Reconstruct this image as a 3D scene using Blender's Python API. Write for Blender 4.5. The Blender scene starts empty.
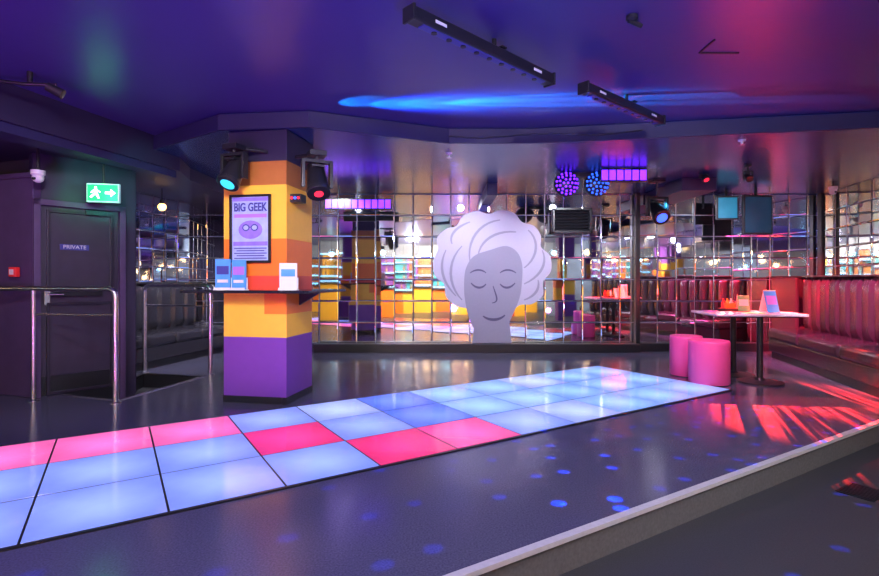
import bpy, bmesh, math, random
from mathutils import Vector, Matrix
random.seed(7)
C = bpy.context.scene.collection
F = 507.0; CX = 439.5; HY = 280.0; H = 1.2
def X(px, Y): return (px-CX)/F*Y
def Z(py, Y): return H-(py-HY)/F*Y
def fl(px, py, z=0.0):
    Y = F*(H-z)/(py-HY); return (X(px, Y), Y, z)
def ce(px, py, z):
    Y = F*(z-H)/(HY-py); return (X(px, Y), Y, z)

# ------------------------------------------------------------------ materials
def mat(name, col, rough=.5, metal=0.0, emis=None, es=0.0, noise=0.0, nscale=20.0, bump=0.0, bscale=80.0, coat=0.0, spec=.5, rvar=0.0, trans=0.0):
    m = bpy.data.materials.new(name); m.use_nodes = True
    nt = m.node_tree; b = nt.nodes['Principled BSDF']
    b.inputs['Base Color'].default_value = (*col, 1); b.inputs['Roughness'].default_value = rough
    b.inputs['Metallic'].default_value = metal; b.inputs['Coat Weight'].default_value = coat
    b.inputs['Specular IOR Level'].default_value = spec
    b.inputs['Transmission Weight'].default_value = trans
    if emis: b.inputs['Emission Color'].default_value = (*emis, 1); b.inputs['Emission Strength'].default_value = es
    tc = nt.nodes.new('ShaderNodeTexCoord')
    if noise > 0:
        n = nt.nodes.new('ShaderNodeTexNoise'); n.inputs['Scale'].default_value = nscale; n.inputs['Detail'].default_value = 6
        r = nt.nodes.new('ShaderNodeMix'); r.data_type = 'RGBA'
        r.inputs[6].default_value = (*[c*(1-noise) for c in col], 1); r.inputs[7].default_value = (*[min(1, c*(1+noise)) for c in col], 1)
        nt.links.new(tc.outputs['Object'], n.inputs['Vector']); nt.links.new(n.outputs['Fac'], r.inputs[0]); nt.links.new(r.outputs[2], b.inputs['Base Color'])
    if rvar > 0:
        n = nt.nodes.new('ShaderNodeTexNoise'); n.inputs['Scale'].default_value = 1.2; n.inputs['Detail'].default_value = 1
        mr = nt.nodes.new('ShaderNodeMapRange'); mr.inputs['To Min'].default_value = max(0, rough-rvar); mr.inputs['To Max'].default_value = rough+rvar
        mr.inputs['From Min'].default_value = .3; mr.inputs['From Max'].default_value = .7
        nt.links.new(tc.outputs['Object'], n.inputs['Vector']); nt.links.new(n.outputs['Fac'], mr.inputs['Value']); nt.links.new(mr.outputs[0], b.inputs['Roughness'])
    if bump > 0:
        n = nt.nodes.new('ShaderNodeTexNoise'); n.inputs['Scale'].default_value = bscale; n.inputs['Detail'].default_value = 3
        bp = nt.nodes.new('ShaderNodeBump'); bp.inputs['Strength'].default_value = bump; bp.inputs['Distance'].default_value = .01
        nt.links.new(tc.outputs['Object'], n.inputs['Vector']); nt.links.new(n.outputs['Fac'], bp.inputs['Height']); nt.links.new(bp.outputs[0], b.inputs['Normal'])
    return m
M = {}
M['floor'] = mat('floor_vinyl', (.084, .080, .128), .17, noise=.75, nscale=110, bump=.03, bscale=220, rvar=.04)
M['floor2'] = mat('lower_floor_vinyl', (.048, .048, .052), .42, noise=.7, nscale=130, bump=.08, bscale=260)
M['edge'] = mat('pale_nosing', (.52, .50, .49), .5, noise=.15, nscale=40)
M['riser'] = mat('riser_carpet', (.11, .11, .105), .8, noise=.4, nscale=60)
M['ceil'] = mat('ceiling_paint', (.055, .042, .20), .32, noise=.08, nscale=3, bump=.03, bscale=12)
M['ceil2'] = mat('low_ceiling_paint', (.012, .034, .14), .25, noise=.1, nscale=3, bump=.03, bscale=10, spec=.4)
M['beam'] = mat('beam_paint', (.022, .019, .07), .5, noise=.1, nscale=8)
M['soffit'] = mat('soffit_paint', (.024, .018, .05), .5, noise=.1, nscale=8)
M['pwall'] = mat('purple_wall_paint', (.075, .042, .115), .5, noise=.25, nscale=7, bump=.08)
M['rear'] = mat('rear_wall_paint', (.20, .24, .32), .5, noise=.5, nscale=2.2, bump=.05)
M['darkwall'] = mat('dark_wall_paint', (.03, .025, .045), .5, noise=.2, nscale=6)
M['door'] = mat('door_paint', (.040, .030, .055), .35, noise=.3, nscale=6, bump=.08)
M['doorpanel'] = mat('door_panel_paint', (.02, .014, .030), .4, noise=.2, nscale=9)
M['black'] = mat('black_plastic', (.014, .014, .018), .35, noise=.1)
M['blackm'] = mat('black_metal', (.03, .03, .035), .3, .5, noise=.1)
M['steel'] = mat('brushed_steel', (.72, .70, .74), .25, 1.0, noise=.06, nscale=90)
M['mirror'] = mat('mirror_glass', (.92, .93, .98), .03, 1.0, noise=.03, nscale=5)
M['joint'] = mat('mirror_joint', (.42, .42, .54), .4, .0, noise=.05)
M['orange'] = mat('orange_paint', (.90, .20, .02), .4, noise=.05, nscale=12)
M['amber'] = mat('amber_paint', (.40, .14, .03), .4, noise=.1, nscale=12)
M['yellow'] = mat('yellow_paint', (.95, .52, .05), .4, noise=.05, nscale=12)
M['red'] = mat('red_paint', (.75, .07, .04), .4, noise=.05, nscale=12)
M['purple'] = mat('purple_paint', (.17, .05, .34), .35, noise=.08, nscale=12)
M['teal'] = mat('teal_paint', (.03, .32, .42), .35, noise=.08, nscale=12)
M['counter'] = mat('counter_laminate', (.012, .012, .018), .15, noise=.15, nscale=30)
M['leather'] = mat('dark_leather', (.040, .020, .030), .20, noise=.2, nscale=30, bump=.10, bscale=140)
M['bleather'] = mat('black_leather', (.026, .024, .032), .22, noise=.2, nscale=30, bump=.10, bscale=140)
M['stool'] = mat('pink_vinyl', (.98, .10, .36), .4, noise=.05, nscale=20, bump=.08, bscale=120)
M['ttop'] = mat('pale_table_laminate', (.66, .62, .70), .2, noise=.05, nscale=25)
M['white'] = mat('white_plastic', (.75, .75, .78), .4, noise=.03)
M['hair'] = mat('decal_hair_frost', (.60, .56, .68), .6, noise=.05, nscale=30)
M['skin'] = mat('decal_face_frost', (.36, .34, .44), .6, noise=.05, nscale=30)
M['lips'] = mat('decal_dark_frost', (.12, .10, .18), .5, noise=.05, nscale=30)
M['uv'] = mat('uv_cell', (.2, .05, .4), .4, emis=(.11, .012, 1.0), es=4.6, noise=.05)
M['bluelens'] = mat('blue_lens', (.05, .1, .3), .2, emis=(.02, .10, 1.0), es=2.8, noise=.05)
M['cyanlens'] = mat('cyan_lens', (.05, .2, .3), .2, emis=(.03, .55, .75), es=1.6, noise=.05)
M['redled'] = mat('red_led', (.3, .02, .02), .3, emis=(1, .02, .06), es=2.0, noise=.05)
M['exitg'] = mat('exit_green', (.01, .4, .10), .4, emis=(.01, .80, .16), es=1.2, noise=.03)
M['exitw'] = mat('exit_white', (.8, .9, .85), .4, emis=(.8, 1, .8), es=2.6, noise=.03)
M['warm'] = mat('warm_bulb', (.9, .7, .4), .4, emis=(1.0, .62, .26), es=34, noise=.03)
M['amberglow'] = mat('amber_glow', (.9, .7, .4), .4, emis=(1.0, .50, .12), es=6, noise=.03)
M['cool'] = mat('added_cool_bulb', (.9, .9, .9), .4, emis=(.35, .8, 1.0), es=22, noise=.03)
M['strip'] = mat('added_cool_strip', (.9, .9, .9), .4, emis=(.05, .60, .95), es=3, noise=.03)
M['screen'] = mat('teal_screen', (.02, .04, .07), .2, emis=(.01, .06, .13), es=.4, noise=.3, nscale=4)
M['bscreen'] = mat('bright_screen', (.02, .1, .15), .2, emis=(.03, .28, .50), es=.6, noise=.5, nscale=9)
M['posterblue'] = mat('poster_blue', (.38, .50, .95), .35, noise=.3, nscale=12)
M['leafblue'] = mat('leaflet_blue', (.08, .35, .90), .35, noise=.3, nscale=12)
M['posternavy'] = mat('poster_navy', (.05, .055, .28), .35, noise=.1, nscale=6)
M['posterpink'] = mat('poster_pink', (.42, .18, .65), .35, noise=.1, nscale=6)
M['posterviolet'] = mat('poster_violet', (.26, .18, .72), .35, noise=.4, nscale=14)
M['cream'] = mat('cream_print', (.80, .76, .68), .4, noise=.05)
M['bottle'] = mat('bottle_glass', (.25, .13, .04), .1, noise=.2)
M['green'] = mat('green_print', (.1, .4, .15), .4, noise=.1)
M['grate'] = mat('grate_metal', (.02, .02, .022), .5, .5, noise=.2)
M['alarm'] = mat('alarm_red', (.9, .03, .03), .4, noise=.05)

def tile_mat(name, col, s=1.0):
    # a back-lit diffuser: brightest where the lamps sit under the middle of the panel
    m = bpy.data.materials.new(name); m.use_nodes = True; nt = m.node_tree; b = nt.nodes['Principled BSDF']
    b.inputs['Base Color'].default_value = (*[c*.2 for c in col], 1); b.inputs['Roughness'].default_value = .11
    tc = nt.nodes.new('ShaderNodeTexCoord'); n = nt.nodes.new('ShaderNodeTexNoise'); n.inputs['Scale'].default_value = 3.0; n.inputs['Detail'].default_value = 4
    ln_ = nt.nodes.new('ShaderNodeVectorMath'); ln_.operation = 'LENGTH'; nt.links.new(tc.outputs['Object'], ln_.inputs[0])
    r1 = nt.nodes.new('ShaderNodeMapRange'); r1.inputs['From Min'].default_value = 0; r1.inputs['From Max'].default_value = .38; r1.inputs['To Min'].default_value = 1; r1.inputs['To Max'].default_value = 0; r1.interpolation_type = 'SMOOTHSTEP'
    nt.links.new(ln_.outputs['Value'], r1.inputs['Value'])
    mr = nt.nodes.new('ShaderNodeMapRange'); mr.inputs['From Min'].default_value = .3; mr.inputs['From Max'].default_value = .7
    mr.inputs['To Min'].default_value = -.12; mr.inputs['To Max'].default_value = .18
    ad = nt.nodes.new('ShaderNodeMath'); ad.operation = 'MULTIPLY_ADD'; ad.inputs[1].default_value = .75; nt.links.new(r1.outputs[0], ad.inputs[0]); nt.links.new(mr.outputs[0], ad.inputs[2])
    a2 = nt.nodes.new('ShaderNodeMath'); a2.operation = 'ADD'; a2.inputs[1].default_value = .86; nt.links.new(ad.outputs[0], a2.inputs[0])
    a3 = nt.nodes.new('ShaderNodeMath'); a3.operation = 'MULTIPLY'; a3.inputs[1].default_value = s; nt.links.new(a2.outputs[0], a3.inputs[0])
    b.inputs['Emission Color'].default_value = (*col, 1)
    nt.links.new(tc.outputs['Object'], n.inputs['Vector']); nt.links.new(n.outputs['Fac'], mr.inputs['Value']); nt.links.new(a3.outputs[0], b.inputs['Emission Strength'])
    return m
T = {'l': tile_mat('led_lavender', (.24, .33, 1.0)), 'w': tile_mat('led_pale', (.36, .45, 1.0)), 'p': tile_mat('led_pink', (1.0, .15, .50)),
     'r': tile_mat('led_rose', (.90, .04, .22)), 'q': tile_mat('led_hot_pink', (.95, .07, .32)), 'b': tile_mat('led_blue', (.11, .20, .95)), 'c': tile_mat('led_ice', (.24, .42, .98))}

# ------------------------------------------------------------------ mesh helpers
class MB:
    def __init__(s): s.bm = bmesh.new(); s.mi = 0
    def _tag(s, n0):
        s.bm.faces.ensure_lookup_table()
        for f in s.bm.faces[n0:]: f.material_index = s.mi
    def box(s, c, d, rz=0, rot=None):
        n0 = len(s.bm.faces)
        R = rot if rot is not None else Matrix.Rotation(rz, 4, 'Z')
        bmesh.ops.create_cube(s.bm, size=1, matrix=Matrix.Translation(c) @ R @ Matrix.Diagonal((*d, 1)))
        s._tag(n0); return s
    def cyl(s, p0, p1, r0, r1=None, seg=20):
        n0 = len(s.bm.faces); r1 = r0 if r1 is None else r1
        p0 = Vector(p0); p1 = Vector(p1); v = p1-p0
        q = v.to_track_quat('Z', 'Y').to_matrix().to_4x4()
        bmesh.ops.create_cone(s.bm, cap_ends=True, segments=seg, radius1=r0, radius2=r1, depth=v.length, matrix=Matrix.Translation((p0+p1)/2) @ q)
        s._tag(n0); return s
    def ball(s, c, r, sc=(1, 1, 1), seg=16):
        n0 = len(s.bm.faces)
        bmesh.ops.create_uvsphere(s.bm, u_segments=seg, v_segments=seg//2, radius=r, matrix=Matrix.Translation(c) @ Matrix.Diagonal((*sc, 1)))
        s._tag(n0); return s
    def prism(s, pts, z0, z1):
        n0 = len(s.bm.faces)
        a = [s.bm.verts.new((p[0], p[1], z0)) for p in pts]; b = [s.bm.verts.new((p[0], p[1], z1)) for p in pts]
        n = len(pts)
        s.bm.faces.new(a[::-1]); s.bm.faces.new(b)
        for i in range(n): s.bm.faces.new((a[i], a[(i+1) % n], b[(i+1) % n], b[i]))
        s._tag(n0); return s
    def flat(s, pts, y0, y1):
        n0 = len(s.bm.faces)
        a = [s.bm.verts.new((p[0], y0, p[1])) for p in pts]; b = [s.bm.verts.new((p[0], y1, p[1])) for p in pts]
        n = len(pts)
        s.bm.faces.new(a); s.bm.faces.new(b[::-1])
        for i in range(n): s.bm.faces.new((a[i], b[i], b[(i+1) % n], a[(i+1) % n]))
        s._tag(n0); return s
    def lathe(s, prof, c=(0, 0, 0), seg=32):
        n0 = len(s.bm.faces); rings = []
        for r, z in prof:
            rings.append([s.bm.verts.new((c[0]+r*math.cos(2*math.pi*k/seg), c[1]+r*math.sin(2*math.pi*k/seg), c[2]+z)) for k in range(seg)])
        for i in range(len(rings)-1):
            for k in range(seg):
                s.bm.faces.new((rings[i][k], rings[i][(k+1) % seg], rings[i+1][(k+1) % seg], rings[i+1][k]))
        s.bm.faces.new(rings[0][::-1]); s.bm.faces.new(rings[-1]); s._tag(n0); return s
    def tube(s, pts, r, seg=14):
        n0 = len(s.bm.faces); pts = [Vector(p) for p in pts]; rings = []
        up = Vector((.123, .05, .99)).normalized()
        for i, p in enumerate(pts):
            d = (pts[min(i+1, len(pts)-1)]-pts[max(i-1, 0)]).normalized()
            if abs(d.dot(up)) > .95: ref = Vector((1, .1, 0)).normalized()
            else: ref = up
            if i: ref = a0
            a = (ref-d*ref.dot(d)).normalized(); a0 = a; b = d.cross(a)
            rings.append([s.bm.verts.new(p+a*r*math.cos(2*math.pi*k/seg)+b*r*math.sin(2*math.pi*k/seg)) for k in range(seg)])
        for i in range(len(rings)-1):
            for k in range(seg): s.bm.faces.new((rings[i][k], rings[i][(k+1) % seg], rings[i+1][(k+1) % seg], rings[i+1][k]))
        s.bm.faces.new(rings[0][::-1]); s.bm.faces.new(rings[-1]); s._tag(n0); return s
    def build(s, name, mats, parent=None, bevel=0, smooth=False, loc=None, rz=0):
        bmesh.ops.recalc_face_normals(s.bm, faces=s.bm.faces)
        me = bpy.data.meshes.new(name); s.bm.to_mesh(me); s.bm.free()
        for m in (mats if isinstance(mats, (list, tuple)) else [mats]): me.materials.append(m)
        o = bpy.data.objects.new(name, me); C.objects.link(o)
        if parent: o.parent = parent
        if loc: o.location = loc
        o.rotation_euler.z = rz
        if smooth:
            for p in me.polygons: p.use_smooth = True
            try:
                me.set_sharp_from_angle(angle=math.radians(40))
            except Exception: pass
        if bevel:
            b = o.modifiers.new('bevel', 'BEVEL'); b.width = bevel; b.segments = 3; b.limit_method = 'ANGLE'; b.angle_limit = math.radians(40)
        return o
def tag(o, label, cat, group=None):
    o['label'] = label; o['category'] = cat
    if group: o['group'] = group
    return o
def struct(o): o['kind'] = 'structure'; return o
def empty(name, loc, rz, label, cat, group=None):
    o = bpy.data.objects.new(name, None); C.objects.link(o); o.location = loc; o.rotation_euler = (0, 0, rz); o.empty_display_size = .1
    return tag(o, label, cat, group)
def copy_tree(o, parent=None):
    c = o.copy(); C.objects.link(c); c.parent = parent
    for ch in list(o.children): copy_tree(ch, c)
    return c
def text(body, size, m, parent, loc, rot, name='lettering', ext=.001, sx=1.0, off=0.0):
    cu = bpy.data.curves.new(name, 'FONT'); cu.body = body; cu.size = size; cu.extrude = ext; cu.align_x = 'CENTER'; cu.align_y = 'CENTER'; cu.offset = off
    tmp = bpy.data.objects.new(name+'_c', cu); C.objects.link(tmp)
    bpy.context.view_layer.update()
    me = bpy.data.meshes.new_from_object(tmp.evaluated_get(bpy.context.evaluated_depsgraph_get()))
    bpy.data.objects.remove(tmp)
    me.materials.clear(); me.materials.append(m)
    for v_ in me.vertices: v_.co.x *= sx
    o = bpy.data.objects.new(name, me); C.objects.link(o); o.parent = parent; o.location = loc; o.rotation_euler = rot
    return o

ang = math.radians(32.6)
P0 = Vector(fl(169, 514)); S = .6
BK = 8.6
ZC, ZL = 2.82, 2.66
# ------------------------------------------------------------------ floors
e0 = Vector((0.06, 2.045, 0)); e1 = Vector((3.73, 4.29, 0)); ed = (e1-e0).normalized()
ea = e0-ed*9; eb = e0+ed*8.2
outer = [ea, eb, Vector((8.5, 9.2, 0)), Vector((-8.5, 9.2, 0)), Vector((-8.5, ea.y, 0))]
hole = [(-3.20, 5.05), (-2.93, 6.30), (-3.80, 6.50), (-3.62, 5.80), (-4.02, 5.33)]
bm = bmesh.new()
es = []
for loop in (outer, hole):
    vs = [bm.verts.new((p[0], p[1], 0)) for p in loop]
    for i in range(len(vs)): es.append(bm.edges.new((vs[i], vs[(i+1) % len(vs)])))
bmesh.ops.triangle_fill(bm, use_beauty=True, edges=es)
for f in bm.faces:
    if f.normal.z < 0: f.normal_flip()
me = bpy.data.meshes.new('floor'); bm.to_mesh(me); bm.free(); me.materials.append(M['floor'])
o = bpy.data.objects.new('floor', me); C.objects.link(o); struct(o)
mb = MB(); mb.prism([(-9, -5.5), (9, -5.5), (9, 9.3), (-9, 9.3)], -.40, -.17); struct(mb.build('floor_lower', M['floor2']))
nv = Vector((-ed.y, ed.x, 0))
def strip(a, b, off0, off1, z0, z1, name, m):
    mb = MB(); q = [a+nv*off0, b+nv*off0, b+nv*off1, a+nv*off1]; mb.prism([(p.x, p.y) for p in q], z0, z1); return struct(mb.build(name, m))
strip(ea, eb, .004, .10, -.17, -.004, 'trim_1', M['riser'])
strip(ea, eb, -.014, .028, -.018, .005, 'trim_2', M['edge'])
mb = MB()
for i in range(len(hole)):
    a = Vector((*hole[i], 0)); b = Vector((*hole[(i+1) % len(hole)], 0)); d = (b-a); c = (a+b)/2
    mb.box((c.x, c.y, -.085), (d.length, .012, .17), math.atan2(d.y, d.x))
struct(mb.build('trim_3', M['blackm']))
mb = MB()
for i in (0, 1, 2, 4):
    a = Vector((*hole[i], 0)); b = Vector((*hole[(i+1) % len(hole)], 0)); d = (b-a); c = (a+b)/2
    mb.box((c.x, c.y, .004), (d.length, .035, .01), math.atan2(d.y, d.x))
struct(mb.build('trim_4', M['steel']))
g = empty('floor_grate', fl(862, 492, -.17), ang, 'dark square metal drain cover set in the lower floor at far right', 'floor grate')
mb = MB(); mb.box((0, 0, .002), (.26, .20, .006)); mb.build('frame', M['grate'], g, .002)
mb = MB()
for k in range(9): mb.box((-.10+.025*k, 0, .006), (.010, .17, .004))
mb.build('slats', M['blackm'], g)

# ------------------------------------------------------------------ LED dance floor
df = empty('led_dance_floor', (P0.x, P0.y, 0), ang, 'illuminated dance floor strip of glowing square pink, blue and lavender panels', 'dance floor')
K0, K1 = -4, 9
mb = MB(); mb.box(((K0+K1)/2*S, 1.5*S, .005), ((K1-K0)*S+.03, 3*S+.03, .010)); mb.build('frame', M['blackm'], df)
rows = {2: 'pppp'+'plwbccwcc', 1: 'llll'+'lrlbccccc', 0: 'llll'+'llrqlwccc'}
for r in range(3):
    for k in range(K0, K1):
        mb = MB(); mb.box((0, 0, 0), (S-.012, S-.016, .012))
        mb.build('light_panel', T[rows[r][k-K0]], df, .002, loc=((k+.5)*S, (r+.5)*S, .007))

# ------------------------------------------------------------------ ceiling
mb = MB(); mb.prism([(-9, -5.5), (9, -5.5), (9, 9.3), (-9, 9.3)], ZC, ZC+.1); struct(mb.build('ceiling', M['ceil']))
front = [(-3.5, 5.9), (-2.15, 4.95), (-1.25, 4.85), (.1, 5.42), (1.0, 5.42), (4.3, 4.85), (9, 4.1)]
mb = MB(); mb.mi = 0; mb.prism(front+[(9, 9.3), (-3.5, 9.3)], ZL, ZC-.001); struct(mb.build('ceiling_low', M['ceil2']))
mb = MB()
for i in range(len(front)-1):
    a = Vector((*front[i], 0)); b = Vector((*front[i+1], 0)); d = b-a; c = (a+b)/2
    mb.box((c.x, c.y-.012, (ZL+ZC)/2-.008), (d.length+.005, .024, ZC-ZL-.01), math.atan2(d.y, d.x))
struct(mb.build('trim_5', M['beam']))
mb = MB(); mb.prism([(-4.6, -1.0), (-3.56, 4.1), (-3.1, 6.05), (-3.25, 6.6), (-3.25, 9.2), (-9, 9.2), (-9, -1.0)], 2.5, ZC-.002); struct(mb.build('trim_6', M['soffit']))
mb = MB(); mb.prism([(-4.66, -1.0), (-3.6, 4.1), (-3.14, 6.05), (-3.3, 6.05), (-3.9, 4.1), (-4.9, -1.0)], 2.42, 2.5); struct(mb.build('trim_7', M['beam']))
CR = math.radians(-10)
cc = Vector((-1.47, 4.87, 0)); cu_ = Vector((math.cos(CR), math.sin(CR), 0)); cv_ = Vector((-math.sin(CR), math.cos(CR), 0))
colc = cc - cu_*.33 + cv_*.29
mb = MB(); mb.box((colc.x+.02, colc.y+.04, (2.34+ZL)/2), (.62, .62, ZL-2.34), CR); struct(mb.build('trim_8', M['soffit'], bevel=.01))
mb = MB(); mb.box((X(490, 8), 8.1, 2.57), (.16, .9, .18)); struct(mb.build('trim_9', M['beam'], bevel=.01))
mb = MB(); mb.box((X(675, 8), 7.9, 2.57), (.5, 1.3, .18)); struct(mb.build('trim_14', M['beam'], bevel=.01))
mb = MB()
p = ce(727, 46, ZC)
for dx, dy, w, d in ((0, .10, .28, .012), (-.14, 0, .012, .2)): mb.box((p[0]+dx, p[1]+dy, ZC-.004), (w, d, .01))
struct(mb.build('trim_10', M['blackm']))

# ------------------------------------------------------------------ mirror walls
def mirror_wall(name, p0, p1, z0, z1, tw, th, seed=1, tilt=.006):
    rnd = random.Random(seed); p0 = Vector((*p0, 0)); p1 = Vector((*p1, 0)); d = p1-p0; L = d.length; d.normalize()
    n = Vector((d.y, -d.x, 0))
    mb = MB(); nx = max(1, round(L/tw)); nz = max(1, round((z1-z0)/th)); a = L/nx; h = (z1-z0)/nz; g = .004; bv = .012
    up = Vector((0, 0, 1))
    for i in range(nx):
        for j in range(nz):
            c = p0+d*(i+.5)*a+up*(z0+(j+.5)*h)
            tx, tz = max(-.022, min(.022, rnd.gauss(0, tilt))), max(-.018, min(.018, rnd.gauss(0, tilt*.8)))
            def pt(s, t, off): return mb.bm.verts.new(c+d*s+up*t+n*(off+tx*s+tz*t))
            w, k = a/2-g, h/2-g
            o_ = [pt(-w, -k, .009), pt(w, -k, .009), pt(w, k, .009), pt(-w, k, .009)]
            i_ = [pt(-w+bv, -k+bv, .0115), pt(w-bv, -k+bv, .0115), pt(w-bv, k-bv, .0115), pt(-w+bv, k-bv, .0115)]
            f = mb.bm.faces.new(i_); f.material_index = 0
            for q in range(4):
                f = mb.bm.faces.new((o_[q], o_[(q+1) % 4], i_[(q+1) % 4], i_[q])); f.material_index = 0
    c = (p0+p1)/2-n*.05
    mb.mi = 1; mb.box((c.x, c.y, (z0+z1)/2), (L, .1, z1-z0), math.atan2(d.y, d.x))
    me_o = mb.build(name, [M['mirror'], M['joint']]); return struct(me_o)
XR = 6.55
mirror_wall('wall_back', (-4.9, BK), (XR, BK), .12, ZL, .32, .363, 3)
rd = Vector((-.25, -1, 0)).normalized()
rc = Vector((XR, BK, 0)); rend = rc+rd*7.5
mirror_wall('wall_right', (rc.x, rc.y), (rend.x, rend.y), 1.12, ZL, .34, .31, 5)
mb = MB(); c = (rc+rend)/2
mb.box((c.x+.06, c.y, .475), (7.5, .08, 1.29), math.atan2(rd.y, rd.x)); struct(mb.build('wall_right_lower', M['darkwall']))
la = Vector((-4.75, 6.2, 0)); lb = Vector((-4.25, BK, 0))
mirror_wall('wall_left', (la.x, la.y), (lb.x, lb.y), 1.12, 2.5, .26, .28, 8, .012)
mb = MB(); c = (la+lb)/2; mb.box((c.x-.06, c.y, .56), ((lb-la).length, .08, 1.12), math.atan2((lb-la).y, (lb-la).x)); struct(mb.build('wall_left_lower', M['darkwall']))
mb = MB(); xa, xb = X(313, 8.35), X(641, 8.35); mb.box(((xa+xb)/2, 8.46, .07), (xb-xa, .20, .14)); struct(mb.build('baseboard_back', M['black'], bevel=.006))
mb = MB(); xa, xb = X(641, 8.4), X(775, 8.4); mb.box(((xa+xb)/2+.02, 8.53, .07), (xb-xa, .08, .14)); struct(mb.build('baseboard_right', M['black'], bevel=.006))
mb = MB(); mb.box((X(637, 8.5), 8.51, 1.33), (.07, .12, ZL-.01)); struct(mb.build('trim_11', M['blackm'], bevel=.008))
mb = MB(); mb.box((X(824, 8.45)-.02, 8.5, 1.9), (.05, .1, 1.5)); struct(mb.build('trim_12', M['blackm'], bevel=.008))
mb = MB(); mb.box((-8.0, 1.5, 1.3), (.1, 16, 3.2)); struct(mb.build('wall_side_left', M['rear']))
mb = MB(); mb.box((7.5, -1.5, 1.3), (.1, 8, 3.2)); mb.box((6.2, 1.3, 1.3), (3, .1, 3.2)); struct(mb.build('wall_side_right', M['rear']))
mb = MB(); mb.box((0, -5, 1.3), (17, .1, 3.2)); struct(mb.build('wall_front', M['rear']))

# ------------------------------------------------------------------ left purple wall and door
D0 = Vector((-4.14, 5.16, 0)); D1 = Vector((-3.60, 5.80, 0)); dd = (D1-D0).normalized(); dang = math.atan2(dd.y, dd.x)
mb = MB(); W0 = Vector((-6.5, 5.9, 0)); wd = D0-W0; c = (W0+D0)/2; nn = Vector((wd.y, -wd.x, 0)).normalized()
mb.box((c.x-nn.x*.08, c.y-nn.y*.08, 1.14), (wd.length, .16, 2.28), math.atan2(wd.y, wd.x)); struct(mb.build('wall_door_side', M['pwall'], bevel=.01))
mb = MB(); mb.box((c.x-nn.x*.3, c.y-nn.y*.3, 2.4), (wd.length, .2, .3), math.atan2(wd.y, wd.x)); struct(mb.build('wall_upper_left', M['darkwall']))
mb = MB(); mb.box((c.x-nn.x*.07, c.y-nn.y*.07, 2.27), (wd.length+.02, .2, .05), math.atan2(wd.y, wd.x)); struct(mb.build('trim_13', M['pwall'], bevel=.006))
DW = (D1-D0).length
mb = MB()
mid = (D0+D1)/2
pn = Vector((dd.y, -dd.x, 0))
mb.box((mid.x-pn.x*.10, mid.y-pn.y*.10, 2.27), (DW, .14, .50), dang)
q = D1+dd*.06; mb.box((q.x-pn.x*.1, q.y-pn.y*.1, 1.17), (.12, .14, 2.68), dang)
q2 = D1+dd*.12; r2 = Vector((-4.9, 6.5, 0)); d2 = r2-q2; c2 = (q2+r2)/2-pn*.16; mb.box((c2.x-.05, c2.y+.12, 1.15), (d2.length, .08, 2.7), math.atan2(d2.y, d2.x))
struct(mb.build('wall_door', M['soffit']))
d = bpy.data.objects.new('door_1', None); C.objects.link(d); d.location = (D0.x-pn.x*.02, D0.y-pn.y*.02, 0); d.rotation_euler.z = dang; struct(d)
mb = MB(); mb.box((.03, 0, .93), (.06, .12, 2.2)); mb.box((DW-.03, 0, .93), (.06, .12, 2.2)); mb.box((DW/2, 0, 2.0), (DW, .12, .06)); mb.build('door_frame', M['pwall'], d, .004)
mb = MB(); mb.box((DW/2, .02, .91), (DW-.12, .045, 2.14)); leaf = mb.build('door_leaf', M['door'], d, .004)
for z0, z1 in ((1.12, 1.92), (.02, .95)):
    mb = MB()
    for xx in (.13, DW-.13): mb.box((xx, -.010, (z0+z1)/2), (.03, .026, z1-z0))
    for zz in (z0, z1): mb.box((DW/2, -.010, zz), (DW-.23, .026, .03))
    mb.build('panel_moulding', M['doorpanel'], leaf, .004)
mb = MB(); mb.box((DW/2, -.006, .10), (DW-.14, .008, .20)); mb.build('kick_plate', M['blackm'], leaf, .002)
mb = MB(); mb.box((.12, -.012, 1.04), (.05, .02, .2)); mb.cyl((.12, -.02, 1.05), (.12, -.07, 1.05), .012); mb.cyl((.12, -.07, 1.05), (.25, -.07, 1.05), .012); mb.build('door_handle', M['steel'], leaf, .002)
mb = MB(); mb.box((.38, -.035, 1.05), (.46, .02, .05)); mb.build('push_bar', M['blackm'], leaf, .006)
mb = MB(); mb.box((.36, -.01, 1.55), (.26, .01, .06)); sg = mb.build('door_sign', M['posternavy'], leaf)
text('PRIVATE', .056, M['white'], leaf, (.36, -.017, 1.55), (math.pi/2, 0, 0), 'sign_lettering')
mb = MB(); mb.box((.55, -.04, 1.93), (.2, .05, .05)); mb.build('door_closer', M['blackm'], leaf, .005)

es_ = empty('exit_sign', (X(103, 5.35), 5.35, Z(193, 5.35)), math.radians(12), 'glowing green emergency exit sign above the dark door', 'exit sign')
k_ = .86
mb = MB(); mb.box((0, .02, 0), (.36*k_, .05, .20)); mb.build('housing', M['white'], es_, .006)
mb = MB(); mb.box((0, -.008, 0), (.33*k_, .008, .17)); fp = mb.build('face_panel', M['exitg'], es_)
def kx(P): return [(a*k_, b) for a, b in P]
mb = MB(); mb.ball((-.075*k_, -.014, .052), .014, (1, .3, 1)); mb.flat(kx([(-.10, .03), (-.06, .038), (-.055, 0), (-.085, -.01)]), -.017, -.012)
mb.flat(kx([(-.085, 0), (-.055, 0), (-.03, -.06), (-.05, -.06)]), -.0175, -.0125); mb.flat(kx([(-.085, 0), (-.07, -.01), (-.12, -.055), (-.14, -.045)]), -.018, -.013)
mb.flat(kx([(-.06, .035), (-.02, .01), (-.025, 0), (-.06, .02)]), -.0185, -.0135); mb.flat(kx([(-.10, .03), (-.13, .0), (-.12, -.005), (-.09, .015)]), -.0165, -.0115)
mb.build('running_figure', M['exitw'], fp)
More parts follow.
